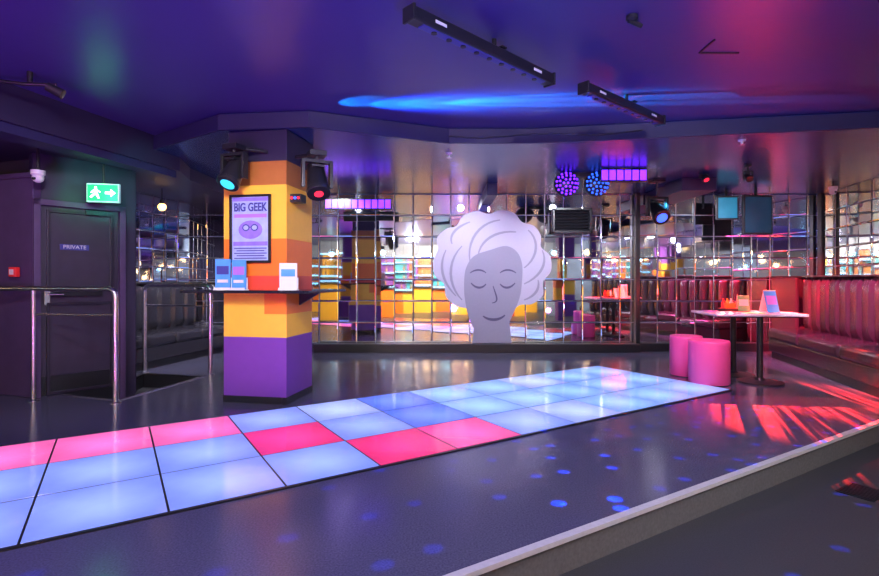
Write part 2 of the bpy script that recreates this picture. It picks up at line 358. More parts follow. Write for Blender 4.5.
mb = MB(); mb.flat(kx([(.03, .012), (.09, .012), (.09, .04), (.145, 0), (.09, -.04), (.09, -.012), (.03, -.012)]), -.017, -.012); mb.build('arrow', M['exitw'], fp)
mb = MB(); mb.cyl((0, .02, .1), (0, .02, 2.51-Z(193, 5.35)), .012); mb.build('drop_rod', M['blackm'], es_)
fa = empty('fire_alarm_call_point', (X(15, 5.2), 5.19, Z(272, 5.2)), math.atan2(wd.y, wd.x), 'small red fire alarm call point on purple wall by the rail', 'alarm')
mb = MB(); mb.box((0, 0, 0), (.10, .05, .10)); mb.build('housing', M['alarm'], fa, .008)
mb = MB(); mb.box((0, -.028, 0), (.055, .006, .055)); mb.build('press_panel', M['cream'], fa)
def dome(loc, stem, label):
    root = empty('security_camera', loc, 0, label, 'camera')
    mb = MB(); mb.lathe([(.06, 0), (.06, -.04), (.05, -.05)]); mb.build('mount', M['white'], root, smooth=True)
    mb = MB(); mb.ball((0, 0, -.07), .052); dm = mb.build('dome', M['white'], root, smooth=True)
    mb = MB(); mb.cyl((0, -.045, -.085), (0, -.060, -.09), .014); mb.build('lens', M['black'], dm)
    mb = MB(); mb.cyl((0, 0, 0), (0, 0, stem), .012); mb.build('stem', M['blackm'], root)
dome((X(38, 5.0), 5.0, 2.28), .23, 'white dome security camera beside the top of the purple door wall')
dome((X(833, 7.6), 7.6, 2.60), .07, 'white dome security camera under the ceiling above the right booth')
e = empty('alcove_lamp', (X(162, 7.2), 7.2, Z(207, 7.2)), 0, 'small warm glowing lamp hanging above the left banquette', 'lamp')
mb = MB(); mb.ball((0, 0, 0), .055); mb.build('globe', M['amberglow'], e, smooth=True)
mb = MB(); mb.cyl((0, 0, .04), (0, 0, .10), .028); mb.cyl((0, 0, .1), (0, 0, 2.515-Z(207, 7.2)), .007); mb.build('flex_and_cap', M['black'], e)

# ------------------------------------------------------------------ handrails
def arc(a, b, c, r, n=6):
    a, b, c = Vector(a), Vector(b), Vector(c); d1 = (a-b).normalized(); d2 = (c-b).normalized()
    out = []
    for i in range(n+1):
        t = i/n; p = (b+d1*r)*(1-t)**2+b*2*t*(1-t)+(b+d2*r)*t**2; out.append(p)
    return out
def flange(x, y, root, base):
    mb = MB(); mb.lathe([(.05, 0), (.05, .008), (.03, .014), (.024, .02)], (x-base[0], y-base[1], 0)); mb.build('flange', M['steel'], root, smooth=True)
A = (-3.15, 4.93); B = (-4.02, 5.02); Cc = (-5.6, 5.15)
r1 = empty('handrail', (A[0], A[1], 0), 0, 'brushed steel handrail with two posts in front of the dark door', 'handrail')
def L(p, z, base): return (p[0]-base[0], p[1]-base[1], z)
mb = MB(); mb.tube([L(Cc, 1.115, A), L(B, 1.115, A)]+arc(L(B, 1.115, A), L(A, 1.115, A), L(A, 0, A), .09)+[L(A, 0, A)], .026); mb.build('rail_and_end_post', M['steel'], r1, smooth=True)
mb = MB(); mb.tube([L(B, 0, A), L(B, 1.10, A)], .022); mb.build('post', M['steel'], r1, smooth=True)
mb = MB(); mb.tube([L(B, .86, A), L(A, .86, A)], .012); mb.build('mid_rail', M['steel'], r1, smooth=True)
flange(*A, r1, A); flange(*B, r1, A)
A2 = (-2.90, 6.42); B2 = (-3.84, 6.60)
r2_ = empty('handrail', (A2[0], A2[1], 0), 0, 'brushed steel handrail in front of the left banquette behind the step opening', 'handrail')
mb = MB(); mb.tube([L(B2, 0, A2)]+arc(L(B2, 0, A2), L(B2, 1.13, A2), L(A2, 1.13, A2), .09)+arc(L(B2, 1.13, A2), L(A2, 1.13, A2), L(A2, 0, A2), .09)+[L(A2, 0, A2)], .026); mb.build('rail_and_posts', M['steel'], r2_, smooth=True)
mb = MB(); mb.tube([L(B2, .87, A2), L(A2, .87, A2)], .012); mb.build('mid_rail', M['steel'], r2_, smooth=True)
flange(*A2, r2_, A2); flange(*B2, r2_, A2)

# ------------------------------------------------------------------ painted column
cl = empty('painted_column', (colc.x, colc.y, 0), CR, 'square column painted in yellow, orange and purple blocks beneath a black counter', 'column')
w, dp = .66, .58
def blk(z0, z1, m, grow=0, name='painted_block', x0=-w/2, x1=w/2):
    mb = MB(); mb.box(((x0+x1)/2, 0, (z0+z1)/2), (x1-x0+grow, dp+grow, z1-z0)); return mb.build(name, m, cl)
blk(0, .07, M['counter'], .012, 'skirting'); blk(.07, .645, M['purple']); blk(.645, .87, M['yellow'])
blk(.87, 1.075, M['yellow'], x1=.10); blk(.87, 1.075, M['orange'], x0=.10)
blk(1.1, 1.24, M['red']); blk(1.24, 1.60, M['orange']); blk(1.60, 2.12, M['yellow']); blk(2.12, 2.35, M['amber'])
ct = empty('column_counter', (colc.x, colc.y, 1.075), CR, 'black wraparound drinks counter fitted round the painted column', 'counter')
mb = MB(); mb.box((.0, -.02, .014), (1.30, .98, .028)); mb.build('worktop', M['counter'], ct, .008)
for sx in (-1, 1):
    mb = MB(); mb.flat([(sx*w/2, -.002), (sx*(w/2+.22), -.002), (sx*w/2, -.13)], -.02, .02); mb.build('bracket', M['blackm'], ct)
fy = -dp/2
pl_ = colc+cv_*(fy-.012)+cu_*(-.035); po = empty('poster', (pl_.x, pl_.y, Z(228, 4.85)), CR, 'dark framed pale blue event poster hung on the front of the painted column', 'poster')
PW, PH = .43, .66
mb = MB()
for a_, b_, c_, e_ in ((0, PH/2-.011, PW, .022), (0, -PH/2+.011, PW, .022), (-PW/2+.011, 0, .022, PH), (PW/2-.011, 0, .022, PH)): mb.box((a_, -.012, b_), (c_, .028, e_))
mb.build('frame', M['blackm'], po, .003)
mb = MB(); mb.box((0, 0, 0), (PW-.03, .012, PH-.03)); sh_ = mb.build('sheet', M['posterblue'], po)
mb = MB(); mb.box((0, -.0065, .285), (PW-.05, .003, .035)); mb.build('top_band', M['posterviolet'], sh_)
text('BIG GEEK', .112, M['posternavy'], sh_, (0, -.012, .205), (math.pi/2, 0, 0), 'title_lettering', .002, .73, .0030)
mb = MB(); mb.box((0, -.0085, .125), (.34, .005, .035)); mb.build('second_title_band', M['posterpink'], sh_)
mb = MB(); mb.flat([(.125*math.cos(t*math.pi/10), -.01+.09*math.sin(t*math.pi/10)) for t in range(20)], -.010, -.006); mo = mb.build('round_motif', M['posterviolet'], sh_)
for sx in (-1, 1):
    mb = MB(); mb.flat([(sx*.045+.038*math.cos(k*math.pi/10), .01+.034*math.sin(k*math.pi/10)) for k in range(20)], -.0125, -.0102); mb.build('glasses_rim', M['posternavy'], sh_)
    mb = MB(); mb.flat([(sx*.045+.026*math.cos(k*math.pi/10), .01+.022*math.sin(k*math.pi/10)) for k in range(20)], -.0145, -.0127); mb.build('glasses_lens', M['posterblue'], sh_)
mb = MB(); mb.box((0, -.012, .014), (.02, .004, .010)); mb.build('glasses_bridge', M['posternavy'], sh_)
mb = MB(); mb.box((0, -.008, -.145), (.36, .005, .04)); mb.build('lower_band', M['posterviolet'], sh_)
mb = MB()
for k in range(5): mb.box((0, -.0085, -.19-.024*k), (.34-.05*(k % 2), .005, .010))
mb.build('small_print', M['posternavy'], sh_)
def leaflet(off, along, label, m1, m2, rz=0, w_=.13, h_=.21):
    p = colc+cu_*along+cv_*off
    e = empty('leaflet_holder', (p.x, p.y, 1.103), CR+rz, label, 'leaflet holder')
    mb = MB(); mb.box((0, 0, .004), (w_+.01, .08, .008)); mb.box((0, .02, .06), (w_+.01, .006, .12)); mb.box((0, -.025, .012), (w_+.01, .006, .024)); mb.build('stand', M['white'], e, .002)
    mb = MB(); mb.box((0, 0, h_/2+.008), (w_, .012, h_)); c = mb.build('leaflet', m1, e)
    mb = MB(); mb.box((0, -.008, h_*.66), (w_*.8, .003, h_*.28)); mb.build('cover_picture', m2, c)
    mb = MB(); mb.box((0, -.008, h_*.30), (w_*.7, .003, h_*.10)); mb.build('cover_band', M['cream'], c)
leaflet(-.38, -.28, 'leaflet holder with bright blue cards on counter beneath the poster, left one', M['leafblue'], M['posternavy'], .1, .15, .29)
leaflet(-.40, -.10, 'leaflet holder with blue and pink cards on counter beneath the poster, right one', M['leafblue'], M['posterpink'], -.05, .15, .28)
leaflet(-.33, .37, 'white leaflet holder on the right end of the column counter', M['white'], M['leafblue'], .1, .17, .25)

# ------------------------------------------------------------------ booths
def rolls(mb, x0, x1, z0, z1, nx, nz, y, th):
    dx = (x1-x0)/nx; dz = (z1-z0)/nz
    N = 8
    for i in range(nx):
        for j in range(nz):
            g = []
            for a in range(N+1):
                row = []
                for b in range(N+1):
                    s, t = a/N, b/N
                    hgt = th*(max(0, 1-(2*s-1)**4)**.5)*(max(0, 1-(2*t-1)**10)**.5)
                    row.append(mb.bm.verts.new((x0+(i+s)*dx, y-hgt, z0+(j+t)*dz)))
                g.append(row)
            for a in range(N):
                for b in range(N): mb.bm.faces.new((g[a][b], g[a+1][b], g[a+1][b+1], g[a][b+1]))
def booth(loc, rz, length, label, seg=.62, hb=1.14, dep=.6, nv_=2, lm='leather', ledge=0):
    e = empty('banquette', loc, rz, label, 'banquette', None)
    n = max(1, round(length/seg)); l_ = ledge; lm = M[lm]
    mb = MB(); mb.box((length/2, -l_-dep/2+.02, .05), (length-.02, dep-.08, .10)); mb.build('plinth', M['black'], e)
    mb = MB(); mb.box((length/2, -l_-dep/2+.01, .20), (length, dep-.02, .20)); mb.build('seat_base', lm, e, .02)
    for k in range(n):
        mb = MB(); mb.box(((k+.5)*length/n, -l_-dep/2, .375), (length/n-.003, dep, .17)); mb.build('seat_cushion', lm, e, .05, True)
    mb = MB(); mb.box((length/2, -(l_+.08)/2, hb/2), (length, l_+.08, hb)); mb.build('back_board', lm, e, .02)
    mb = MB(); rolls(mb, 0, length, .44, hb+.005, n*nv_, 1, -l_-.075, .06); mb.build('backrest_padding', lm, e, smooth=True)
    mb = MB(); mb.box((length/2, -(l_+.13)/2, hb+.014), (length, l_+.15, .024)); mb.build('top_rail', M['black'], e, .008)
    return e
n_r = Vector((-1, .25, 0)).normalized()
off = rc+n_r*.05+rd*1.02
booth((off.x, off.y, 0), math.atan2(rd.y, rd.x), 5.3, 'long dark leather banquette with padded back along the right wall', 1.1, 1.24, .60, 4, 'leather', .58)
xb0 = 5.66; booth((xb0, 8.53, 0), 0, .60, 'short dark banquette return lit red against the back mirror wall', .6, 1.24, .53, 3)
mb = MB(); mb.box((0, 0, .62), (.06, .60, 1.24)); o = mb.build('booth_end_panel', M['leather'], None, .02, loc=(xb0-.05, 8.24, 0)); tag(o, 'dark padded end panel closing the red lit banquette return', 'panel')
ldv = (lb-la).normalized(); ln = Vector((ldv.y, -ldv.x, 0))
s0 = la+ldv*.15+ln*.02; booth((s0.x, s0.y, 0), math.atan2(ldv.y, ldv.x), (lb-la).length-.2, 'black padded leather banquette beneath mirrors behind the left handrail', .55, 1.14, .66, 2, 'bleather', .06)

# ------------------------------------------------------------------ stools
def stool(px, py, r, h, label):
    Y = F*H/(py-HY)+r
    e = empty('pouf_stool', (X(px, Y), Y, 0), 0, label, 'stool', None)
    mb = MB(); mb.lathe([(r*.97, .008), (r, .02), (r, h-.035)], seg=48); mb.build('body', M['stool'], e, smooth=True)
    mb = MB(); mb.lathe([(r, h-.034), (r*.995, h-.012), (r*.965, h), (.02, h+.002)], seg=48); mb.build('seat_top', M['stool'], e, smooth=True)
    mb = MB(); mb.lathe([(r*.95, 0), (r*.95, .010)], seg=32); mb.build('foot_ring', M['black'], e)
stool(709, 387, .22, .50, 'pink round pouf stool nearer the camera beside the table')
stool(686, 378, .19, .50, 'pink round pouf stool partly hidden behind the nearer one')

# ------------------------------------------------------------------ table
t1 = empty('pedestal_table', (3.73, 6.17, 0), math.radians(-6), 'pale topped rectangular table on two black pedestals beside the pink stools', 'table')
mb = MB(); mb.box((0, 0, .795), (1.00, .76, .03)); mb.build('tabletop', M['ttop'], t1, .008)
mb = MB(); mb.box((0, 0, .775), (.90, .6, .02)); mb.build('under_frame', M['black'], t1)
for dx, dy in ((.04, -.24), (-.04, .24)):
    mb = MB(); mb.cyl((dx, dy, .02), (dx, dy, .77), .034); mb.build('leg', M['blackm'], t1, smooth=True)
    mb = MB(); mb.lathe([(.24, 0), (.24, .018), (.06, .035), (.04, .06)], (dx, dy, 0)); mb.build('base_plate', M['blackm'], t1, smooth=True)
ZT = .811
tr = Matrix.Rotation(math.radians(-6), 4, 'Z')
def ont(x, y): q = tr @ Vector((x, y, 0)); return (t1.location.x+q.x, t1.location.y+q.y, ZT)
def menu(x, y, rz, label, m1, m2, h_=.21, w_=.15):
    e = empty('menu_card', ont(x, y), rz, label, 'menu')
    R1 = Matrix.Rotation(math.radians(14), 4, 'X'); R2 = Matrix.Rotation(math.radians(-14), 4, 'X')
    mb = MB(); mb.box((0, -.03, h_/2), (w_, .004, h_), rot=R1.inverted()); fr = mb.build('front_leaf', m1, e)
    mb = MB(); mb.box((0, .03, h_/2), (w_, .004, h_), rot=R2.inverted()); mb.build('back_leaf', M['cream'], e)
    mb = MB(); mb.box((0, -.034, h_*.55), (w_*.8, .003, h_*.4), rot=R1.inverted()); mb.build('cover_picture', m2, fr)
menu(.24, -.05, .2, 'upright menu card with pink and blue print on pale table', M['leafblue'], M['posterpink'], .27, .17)
menu(.02, .12, -.3, 'upright menu card with green print on pale table', M['green'], M['cream'], .2, .13)
for i, (x, y, rz, m_, lab) in enumerate(((-.28, -.12, .3, 'cream', 'cream place mat flat on the left of the pale table'), (-.02, -.22, -.2, 'yellow', 'yellow printed leaflet lying on the front of the table'), (-.36, .12, .7, 'posterpink', 'pink printed leaflet lying on the far left of the table'), (.37, -.14, .1, 'white', 'white paper sheet on the right end of the table'))):
    mb = MB(); mb.box((0, 0, .003), (.2, .14, .005)); a = ont(x, y); o = mb.build('paper_leaflet', M[m_], None, loc=a, rz=rz); tag(o, lab, 'leaflet')
e = empty('condiment_caddy', ont(-.16, .12), .2, 'small caddy of sauce bottles and orange napkins on the table', 'caddy')
mb = MB(); mb.box((0, 0, .02), (.2, .12, .04)); mb.build('tray', M['blackm'], e, .004)
for k, mm in enumerate(('alarm', 'yellow', 'cream')):
    mb = MB(); mb.lathe([(.022, .0), (.024, .09), (.01, .12), (.008, .14)], (-.06+.055*k, 0, .02)); mb.build('bottle', M[mm], e, smooth=True)
mb = MB(); mb.box((.0, -.04, .06), (.14, .03, .09)); mb.build('napkins', M['orange'], e, .003)

# ------------------------------------------------------------------ plain wall decal of a wavy haired head (generic)
pw = BK-.03
de = empty('portrait_decal', (X(491, 8.57), pw, Z(345, 8.57)), 0, 'frosted grey head silhouette with wavy hair applied to the mirror wall', 'wall decal')
sc = 8.57/F
def px2(pts): return [((x-491)*sc, (345-y)*sc) for x, y in pts]
def smooth_loop(P, n=5):
    out = []; N = len(P)
    for i in range(N):
        p0, p1, p2, p3 = (Vector(P[(i+k-1) % N]) for k in range(4))
        for j in range(n):
            t = j/n; out.append(tuple(.5*((2*p1)+(-p0+p2)*t+(2*p0-5*p1+4*p2-p3)*t*t+(-p0+3*p1-3*p2+p3)*t**3)))
    return out
hair = smooth_loop([(470, 309), (457, 306), (446, 297), (444, 284), (435, 276), (433, 262), (438, 249), (437, 238), (446, 229), (456, 226), (463, 216), (477, 211), (489, 214), (500, 210), (514, 213), (522, 222), (534, 226), (541, 236), (541, 247), (550, 256), (551, 271), (543, 282), (543, 295), (532, 304), (520, 305), (510, 312), (492, 316)])
mb = MB(); mb.flat(px2(hair), -.004, 0); hr = mb.build('hair', M['hair'], de)
face = smooth_loop([(466, 268), (474, 256), (490, 250), (506, 246), (517, 252), (522, 264), (522, 280), (520, 296), (514, 312), (506, 328), (496, 340), (486, 341), (476, 332), (469, 318), (465, 300), (464, 284)])
mb = MB(); mb.flat(px2(face), -.008, -.0045); mb.build('face', M['skin'], de)
mb = MB(); mb.flat(px2([(475, 318), (509, 318), (512, 346), (472, 346)]), -.0015, .002); mb.build('neck', M['skin'], de)
def bez(a, b, c, d, n=10):
    a, b, c, d = map(Vector, (a, b, c, d)); return [a*(1-t)**3+b*3*t*(1-t)**2+c*3*t*t*(1-t)+d*t**3 for t in [i/n for i in range(n+1)]]
def ribbon(P, wd_, y0, y1, name, m, par):
    P = [Vector(p) for p in P]; lo, hi = [], []
    for i, p in enumerate(P):
        d_ = P[min(i+1, len(P)-1)]-P[max(i-1, 0)]; n_ = Vector((-d_.y, d_.x)).normalized()*wd_/2*(.35+.65*math.sin(math.pi*(i+.5)/len(P)))
        lo.append(p-n_); hi.append(p+n_)
    mb = MB(); mb.flat(px2(lo+hi[::-1]), y0, y1); return mb.build(name, m, par)
for sx in (-1, 1):
    ribbon(bez((493+sx*7, 284), (493+sx*11, 289), (493+sx*17, 289), (493+sx*22, 283)), 2.2, -.0105, -.0085, 'closed_eye', M['lips'], de)
    ribbon(bez((493+sx*7, 273), (493+sx*11, 269), (493+sx*18, 269), (493+sx*23, 273)), 1.8, -.0105, -.0085, 'eyebrow', M['lips'], de)
ribbon(bez((483, 316), (489, 321), (499, 321), (505, 315)), 2.8, -.0105, -.0085, 'smile', M['lips'], de)
ribbon(bez((493, 286), (496, 296), (500, 302), (492, 303)), 1.6, -.0105, -.0085, 'nose', M['lips'], de)
for q_ in (((462, 300), (448, 286), (446, 262), (462, 246)), ((470, 262), (466, 240), (480, 222), (500, 220)), ((478, 256), (480, 240), (496, 230), (516, 232)), ((524, 268), (538, 258), (540, 240), (528, 230)), ((524, 284), (542, 276), (548, 262), (542, 250)), ((524, 300), (536, 296), (540, 288), (538, 280)), ((456, 296), (442, 282), (438, 266), (446, 250)), ((452, 244), (448, 234), (458, 226), (470, 222))):
    ribbon(bez(*q_), 2.6, -.0068, -.0045, 'wave_line', M['skin'], hr)

# ------------------------------------------------------------------ vent box on mirror
e = empty('wall_vent', (X(571, 8.5), 8.47, Z(221, 8.5)), 0, 'black slatted air vent box mounted on the mirror wall', 'vent')
mb = MB()
for a_, b_, c_, e_ in ((0, .19, .66, .04), (0, -.19, .66, .04), (-.31, 0, .04, .42), (.31, 0, .04, .42)): mb.box((a_, 0, b_), (c_, .14, e_))
mb.build('frame', M['black'], e, .004)
mb = MB()
for k in range(7): mb.box((0, .0, -.15+.05*k), (.6, .05, .014), rot=Matrix.Rotation(.6, 4, 'X'))
mb.build('slats', M['black'], e)
mb = MB(); mb.box((0, .06, 0), (.62, .01, .38)); mb.build('backing', M['black'], e)

# ------------------------------------------------------------------ light fixtures
def led_batten(p0, p1, z, label):
    a = Vector((p0[0], p0[1], z)); b = Vector((p1[0], p1[1], z)); d = b-a; Ln = d.length; c = (a+b)/2
    e = empty('led_batten', c.to_tuple(), math.atan2(d.y, d.x), label, 'light bar', None)
    mb = MB(); mb.box((0, 0, 0), (Ln, .085, .075)); hs = mb.build('housing', M['black'], e, .01)
    mb = MB(); mb.box((0, -.0, -.040), (Ln-.16, .05, .008)); mb.build('diffuser', M['posternavy'], e, .002)
    for sx in (-1, 1):
        mb = MB(); mb.box((sx*(Ln/2+.006), 0, 0), (.02, .10, .09)); mb.build('end_cap', M['blackm'], e, .006)
        mb = MB(); mb.box((sx*(Ln/2-.2), -.0435, .0), (.09, .002, .018)); mb.build('marking', M['white'], hs)
    for k in range(9):
        mb = MB(); mb.cyl(((k-4)*Ln/11, 0, -.044), ((k-4)*Ln/11, 0, -.05), .018); mb.build('lens', M['blackm'], e)
    mb = MB(); mb.box((.12, .07, .05), (.26, .05, .05)); mb.cyl((.12, .06, .03), (.12, .06, ZC-z+.003), .016); mb.box((.12, .03, .06), (.05, .12, .012)); mb.build('clamp', M['blackm'], e, .003)
    return e
led_batten(ce(410, 14, 2.68), ce(549, 80, 2.68), 2.68, 'long black light bar hung from the ceiling, nearer the camera')
led_batten(ce(584, 88, 2.68), ce(660, 121, 2.68), 2.68, 'black light bar hung near the ceiling beam, farther from the camera')

def moving_head(loc, rz, lens, label, hang, tilt=.5, s=1.0, arm=None, lr=.056):
    e = empty('stage_light', loc, rz, label, 'stage light', None)
    mb = MB()
    if arm: mb.cyl((0, 0, .14*s), (0, 0, .2*s), .02); mb.box((0, 0, .2*s), (.16, .14, .05)); mb.tube([(0, 0, .2*s), (arm[0], arm[1], .2*s)], .018)
    else: mb.box((0, 0, hang-.015), (.14*s, .12*s, .04)); mb.cyl((0, 0, hang-.02), (0, 0, .13*s), .014)
    mb.build('mounting_bracket', M['black'], e, .004)
    mb = MB()
    for sx in (-1, 1): mb.box((sx*.105*s, 0, .04*s), (.025*s, .06*s, .20*s))
    mb.box((0, 0, .14*s), (.23*s, .06*s, .025*s)); mb.build('yoke', M['blackm'], e, .003)
    R = Matrix.Rotation(tilt, 4, 'X')
    d = R @ Vector((0, -1, 0))
    mb = MB(); mb.cyl(-d*.13*s, d*.10*s, .065*s, .085*s, 24); mb.cyl(d*.10*s, d*.135*s, .092*s, .088*s, 24); hd = mb.build('lamp_head', M['blackm'], e, .004, True)
    mb = MB(); mb.cyl(d*.130*s, d*.138*s, lr*s, lr*s, 24); mb.build('lens', lens, hd)
    mb = MB(); mb.box(-d*.02*s+Vector((0, 0, .085*s)), (.10*s, .12*s, .02*s)); mb.build('cooling_fins', M['blackm'], hd, .003)
    return e
moving_head((X(234, 4.75), 4.75, Z(172, 4.75)), -.35, M['cyanlens'], 'black stage light with teal lens above the poster', .3, 1.0, 1.15, (.18, .25))
moving_head((X(317, 4.85), 4.85, Z(180, 4.85)), .45, M['redled'], 'black stage light with red lens right of the column top', .3, 1.05, 1.25, (-.16, .22), .034)
ip = colc+cu_*(.33+.055)-cv_*.16
e = empty('indicator_unit', (ip.x, ip.y, Z(199, 5.0)), CR, 'small black control unit with red and blue lights on the column side', 'control unit')
mb = MB(); mb.box((0, 0, 0), (.12, .12, .08)); mb.build('case', M['black'], e, .004)
for k in range(3):
    mb = MB(); mb.cyl((-.035+.035*k, -.06, 0), (-.035+.035*k, -.067, 0), .013); mb.build('indicator', M[('redled', 'bluelens', 'redled')[k]], e)
moving_head((X(657, 7.4), 7.4, Z(211, 7.4)), .1, M['bluelens'], 'black stage light with blue lens in front of the right mirrors', ZL-Z(211, 7.4), .7, 1.35)
moving_head((X(704, 7.0), 7.0, Z(176, 7.0)), .2, M['redled'], 'small black stage light with red lens above the pink stools', ZL-Z(176, 7.0), .9, .6)
moving_head((X(748, 6.4), 6.4, 2.50), -.2, M['black'], 'small unlit black stage light under the low ceiling above the table', .16, .6, .5)

tw = empty('twin_effect_light', (X(581, 6.9), 6.9, 2.54), 0, 'twin domed blue effect light under the low ceiling', 'effect light')
mb = MB(); mb.box((0, .02, .09), (.46, .12, .06)); mb.cyl((0, .02, .09), (0, .02, .125), .02); mb.build('mount', M['black'], tw, .006)
for sx in (-1, 1):
    mb = MB(); mb.ball((sx*.205, 0, -.04), .17, (1, .7, 1), 24); dm = mb.build('dome', M['black'], tw, smooth=True)
    mb = MB(); mb.ball((0, 0, 0), .016, seg=8); first = mb.build('light_dot', M['uv'] if sx < 0 else M['bluelens'], dm); used = False
    for r_, n in ((.0, 1), (.055, 6), (.105, 11), (.142, 15)):
        for k in range(n):
            a = 2*math.pi*k/n; x_, z_ = r_*math.cos(a), r_*math.sin(a); y_ = -.119*math.sqrt(max(0, 1-(r_/.17)**2))
            if used: dt = first.copy(); C.objects.link(dt)
            else: dt = first; used = True
            dt.location = (sx*.205+x_, y_-.004, -.04+z_)
def uvbar(px, py, Y, Ln, label, n=8):
    e = empty('violet_light_bar', (X(px, Y), Y, Z(py, Y)), 0, label, 'light bar')
    mb = MB(); mb.box((0, .03, 0), (Ln, .06, .17)); hs = mb.build('housing', M['black'], e, .006)
    for k in range(n):
        mb = MB(); mb.box(((k+.5)*Ln/n-Ln/2, -.004, 0), (Ln/n*.80, .012, .13)); mb.build('cell', M['uv'], hs, .003)
    for s_ in (-1, 1):
        mb = MB(); mb.cyl((s_*Ln*.3, .03, .06), (s_*Ln*.3, .03, ZL-Z(py, Y)+.01), .01); mb.build('drop_rod', M['blackm'], e)
uvbar(358, 204, 7.8, 1.02, 'glowing violet light bar in front of the mirrors right of column', 10)
uvbar(624, 175, 6.6, .60, 'short glowing violet light bar beside the twin domed light', 6)
e = empty('television', (X(757, 8.0), 8.0, Z(215, 8.0)), math.radians(8), 'black flat television hung from ceiling before the right mirrors', 'television')
mb = MB(); mb.box((0, 0, 0), (.50, .05, .62)); mb.build('casing', M['black'], e, .006)
mb = MB(); mb.box((0, -.028, 0), (.45, .004, .56)); mb.build('screen', M['screen'], e)
mb = MB(); mb.cyl((0, .03, .1), (0, .03, ZL-Z(215, 8.0)), .02); mb.build('ceiling_pole', M['blackm'], e)
e = empty('display_screen', (X(727, 8.2), 8.2, Z(208, 8.2)), math.radians(-5), 'small bright blue screen left of the black hanging television', 'screen')
mb = MB(); mb.box((0, 0, 0), (.34, .05, .38)); mb.build('casing', M['black'], e, .006)
mb = MB(); mb.box((0, -.028, 0), (.29, .004, .33)); mb.build('screen', M['bscreen'], e)
mb = MB(); mb.cyl((0, .03, .1), (0, .03, ZL-Z(208, 8.2)+.005), .02); mb.build('ceiling_pole', M['blackm'], e)
def sprinkler(px, py, z, label):
    p = ce(px, py, z); e = empty('sprinkler_head', p, 0, label, 'sprinkler')
    mb = MB(); mb.lathe([(.04, .01), (.035, -.012), (.012, -.02), (.01, -.05)]); mb.build('cup', M['white'], e, smooth=True)
    mb = MB(); mb.lathe([(.03, -.055), (.03, -.05)]); mb.build('deflector', M['steel'], e)
sprinkler(449, 153, ZL, 'small white sprinkler on low ceiling above the portrait')
sprinkler(742, 140, ZL, 'small white sprinkler on low ceiling above the table')
def cable(pts, r, label):
    mb = MB(); mb.tube(pts, r, 8); o = mb.build('ceiling_cable', M['black'], smooth=True); tag(o, label, 'cable')
pts = [(.1+.18*k, 5.385-(max(0, .18*k-.9))*.173+(.004 if k % 2 else 0), ZC-.09-.02*math.sin(k*.9)) for k in range(12)]
cable(pts, .009, 'black cable draped along the front of the ceiling beam')
e = empty('ceiling_bracket', ce(30, 72, ZC-.001), .2, 'small black lamp bracket on ceiling at top left', 'bracket')
mb = MB(); mb.cyl((0, 0, 0.003), (0, 0, -.08), .02); mb.build('stem', M['blackm'], e)
mb = MB(); mb.tube([(-.28, 0, -.08), (-.05, .02, -.09), (.16, .05, -.07)], .014); mb.build('arm', M['blackm'], e, smooth=True)
mb = MB(); mb.cyl((.10, .04, -.09), (.20, .06, -.14), .035, .04); mb.build('lamp_head', M['black'], e, smooth=True)
e = empty('ceiling_sensor', ce(632, 16, ZC-.001), .2, 'small black sensor on the ceiling near the top centre', 'sensor')
mb = MB(); mb.lathe([(.035, 0.003), (.035, -.02), (.02, -.035)]); mb.build('base', M['black'], e, smooth=True)
mb = MB(); mb.cyl((-.02, 0, -.03), (.07, .01, -.05), .014); mb.build('head', M['blackm'], e)

# ------------------------------------------------------------------ room behind the camera, seen in the mirrors
b = empty('bar_counter', (-1.0, -3.6, -.17), 0, 'bar counter with orange and yellow front panels reflected in mirrors', 'bar counter')
cols = ['orange', 'yellow', 'yellow', 'red', 'orange', 'yellow', 'yellow', 'orange', 'yellow', 'orange', 'red', 'yellow']
for k in range(12):
    mb = MB(); mb.box((-4.4+.8*k, .3, .56), (.79, .06, 1.1)); mb.build('front_panel', M[cols[k]], b)
mb = MB(); mb.box((0, 0, 1.14), (9.8, .8, .05)); mb.build('bar_top', M['counter'], b, .01)
mb = MB(); mb.box((0, -.05, .55), (9.6, .6, 1.1)); mb.build('carcass', M['black'], b)
sh = empty('back_bar_shelving', (-1.0, -4.75, -.17), 0, 'back bar shelving with bottles reflected in mirrors', 'shelving')
for zz in (1.2, 1.6, 2.0, 2.4):
    mb = MB(); mb.box((0, .05, zz), (9.6, .28, .03)); shf = mb.build('shelf', M['amber'], sh)
    mb = MB(); mb.box((0, .195, zz), (9.6, .01, .035)); mb.build('added_edge_glow', M['strip'], shf)  # glowing edge added for cyan highlights in the mirrors
for k in range(7):
    mb = MB(); mb.box((-4.8+1.6*k, .05, 1.2), (.08, .3, 2.4)); mb.build('upright', M['purple'], sh)
bp_ = ['amber', 'yellow', 'teal', 'orange', 'purple', 'teal', 'amber', 'teal', 'orange', 'yellow', 'teal', 'amber']
for k in range(12):
    mb = MB(); mb.box((-4.4+.8*k, -.10, 1.85), (.74, .03, 1.2)); mb.build('back_panel', M[bp_[k]], sh)
g0 = None
for zz in (1.03, 1.43, 1.83):
    for i in range(24):
        xx = -5.6+.4*i
        if g0 is None:
            mb = MB(); mb.lathe([(.035, 0), (.035, .16), (.014, .21), (.014, .27)], seg=10); g0 = mb.build('bottle', M['bottle'], smooth=True); c_ = g0
            tag(g0, 'dark glass bottle on the back bar shelves', 'bottle', 'bottles on the back bar')
        else: c_ = g0.copy(); C.objects.link(c_)
        c_.location = (xx+.03, -4.62, zz+.016)
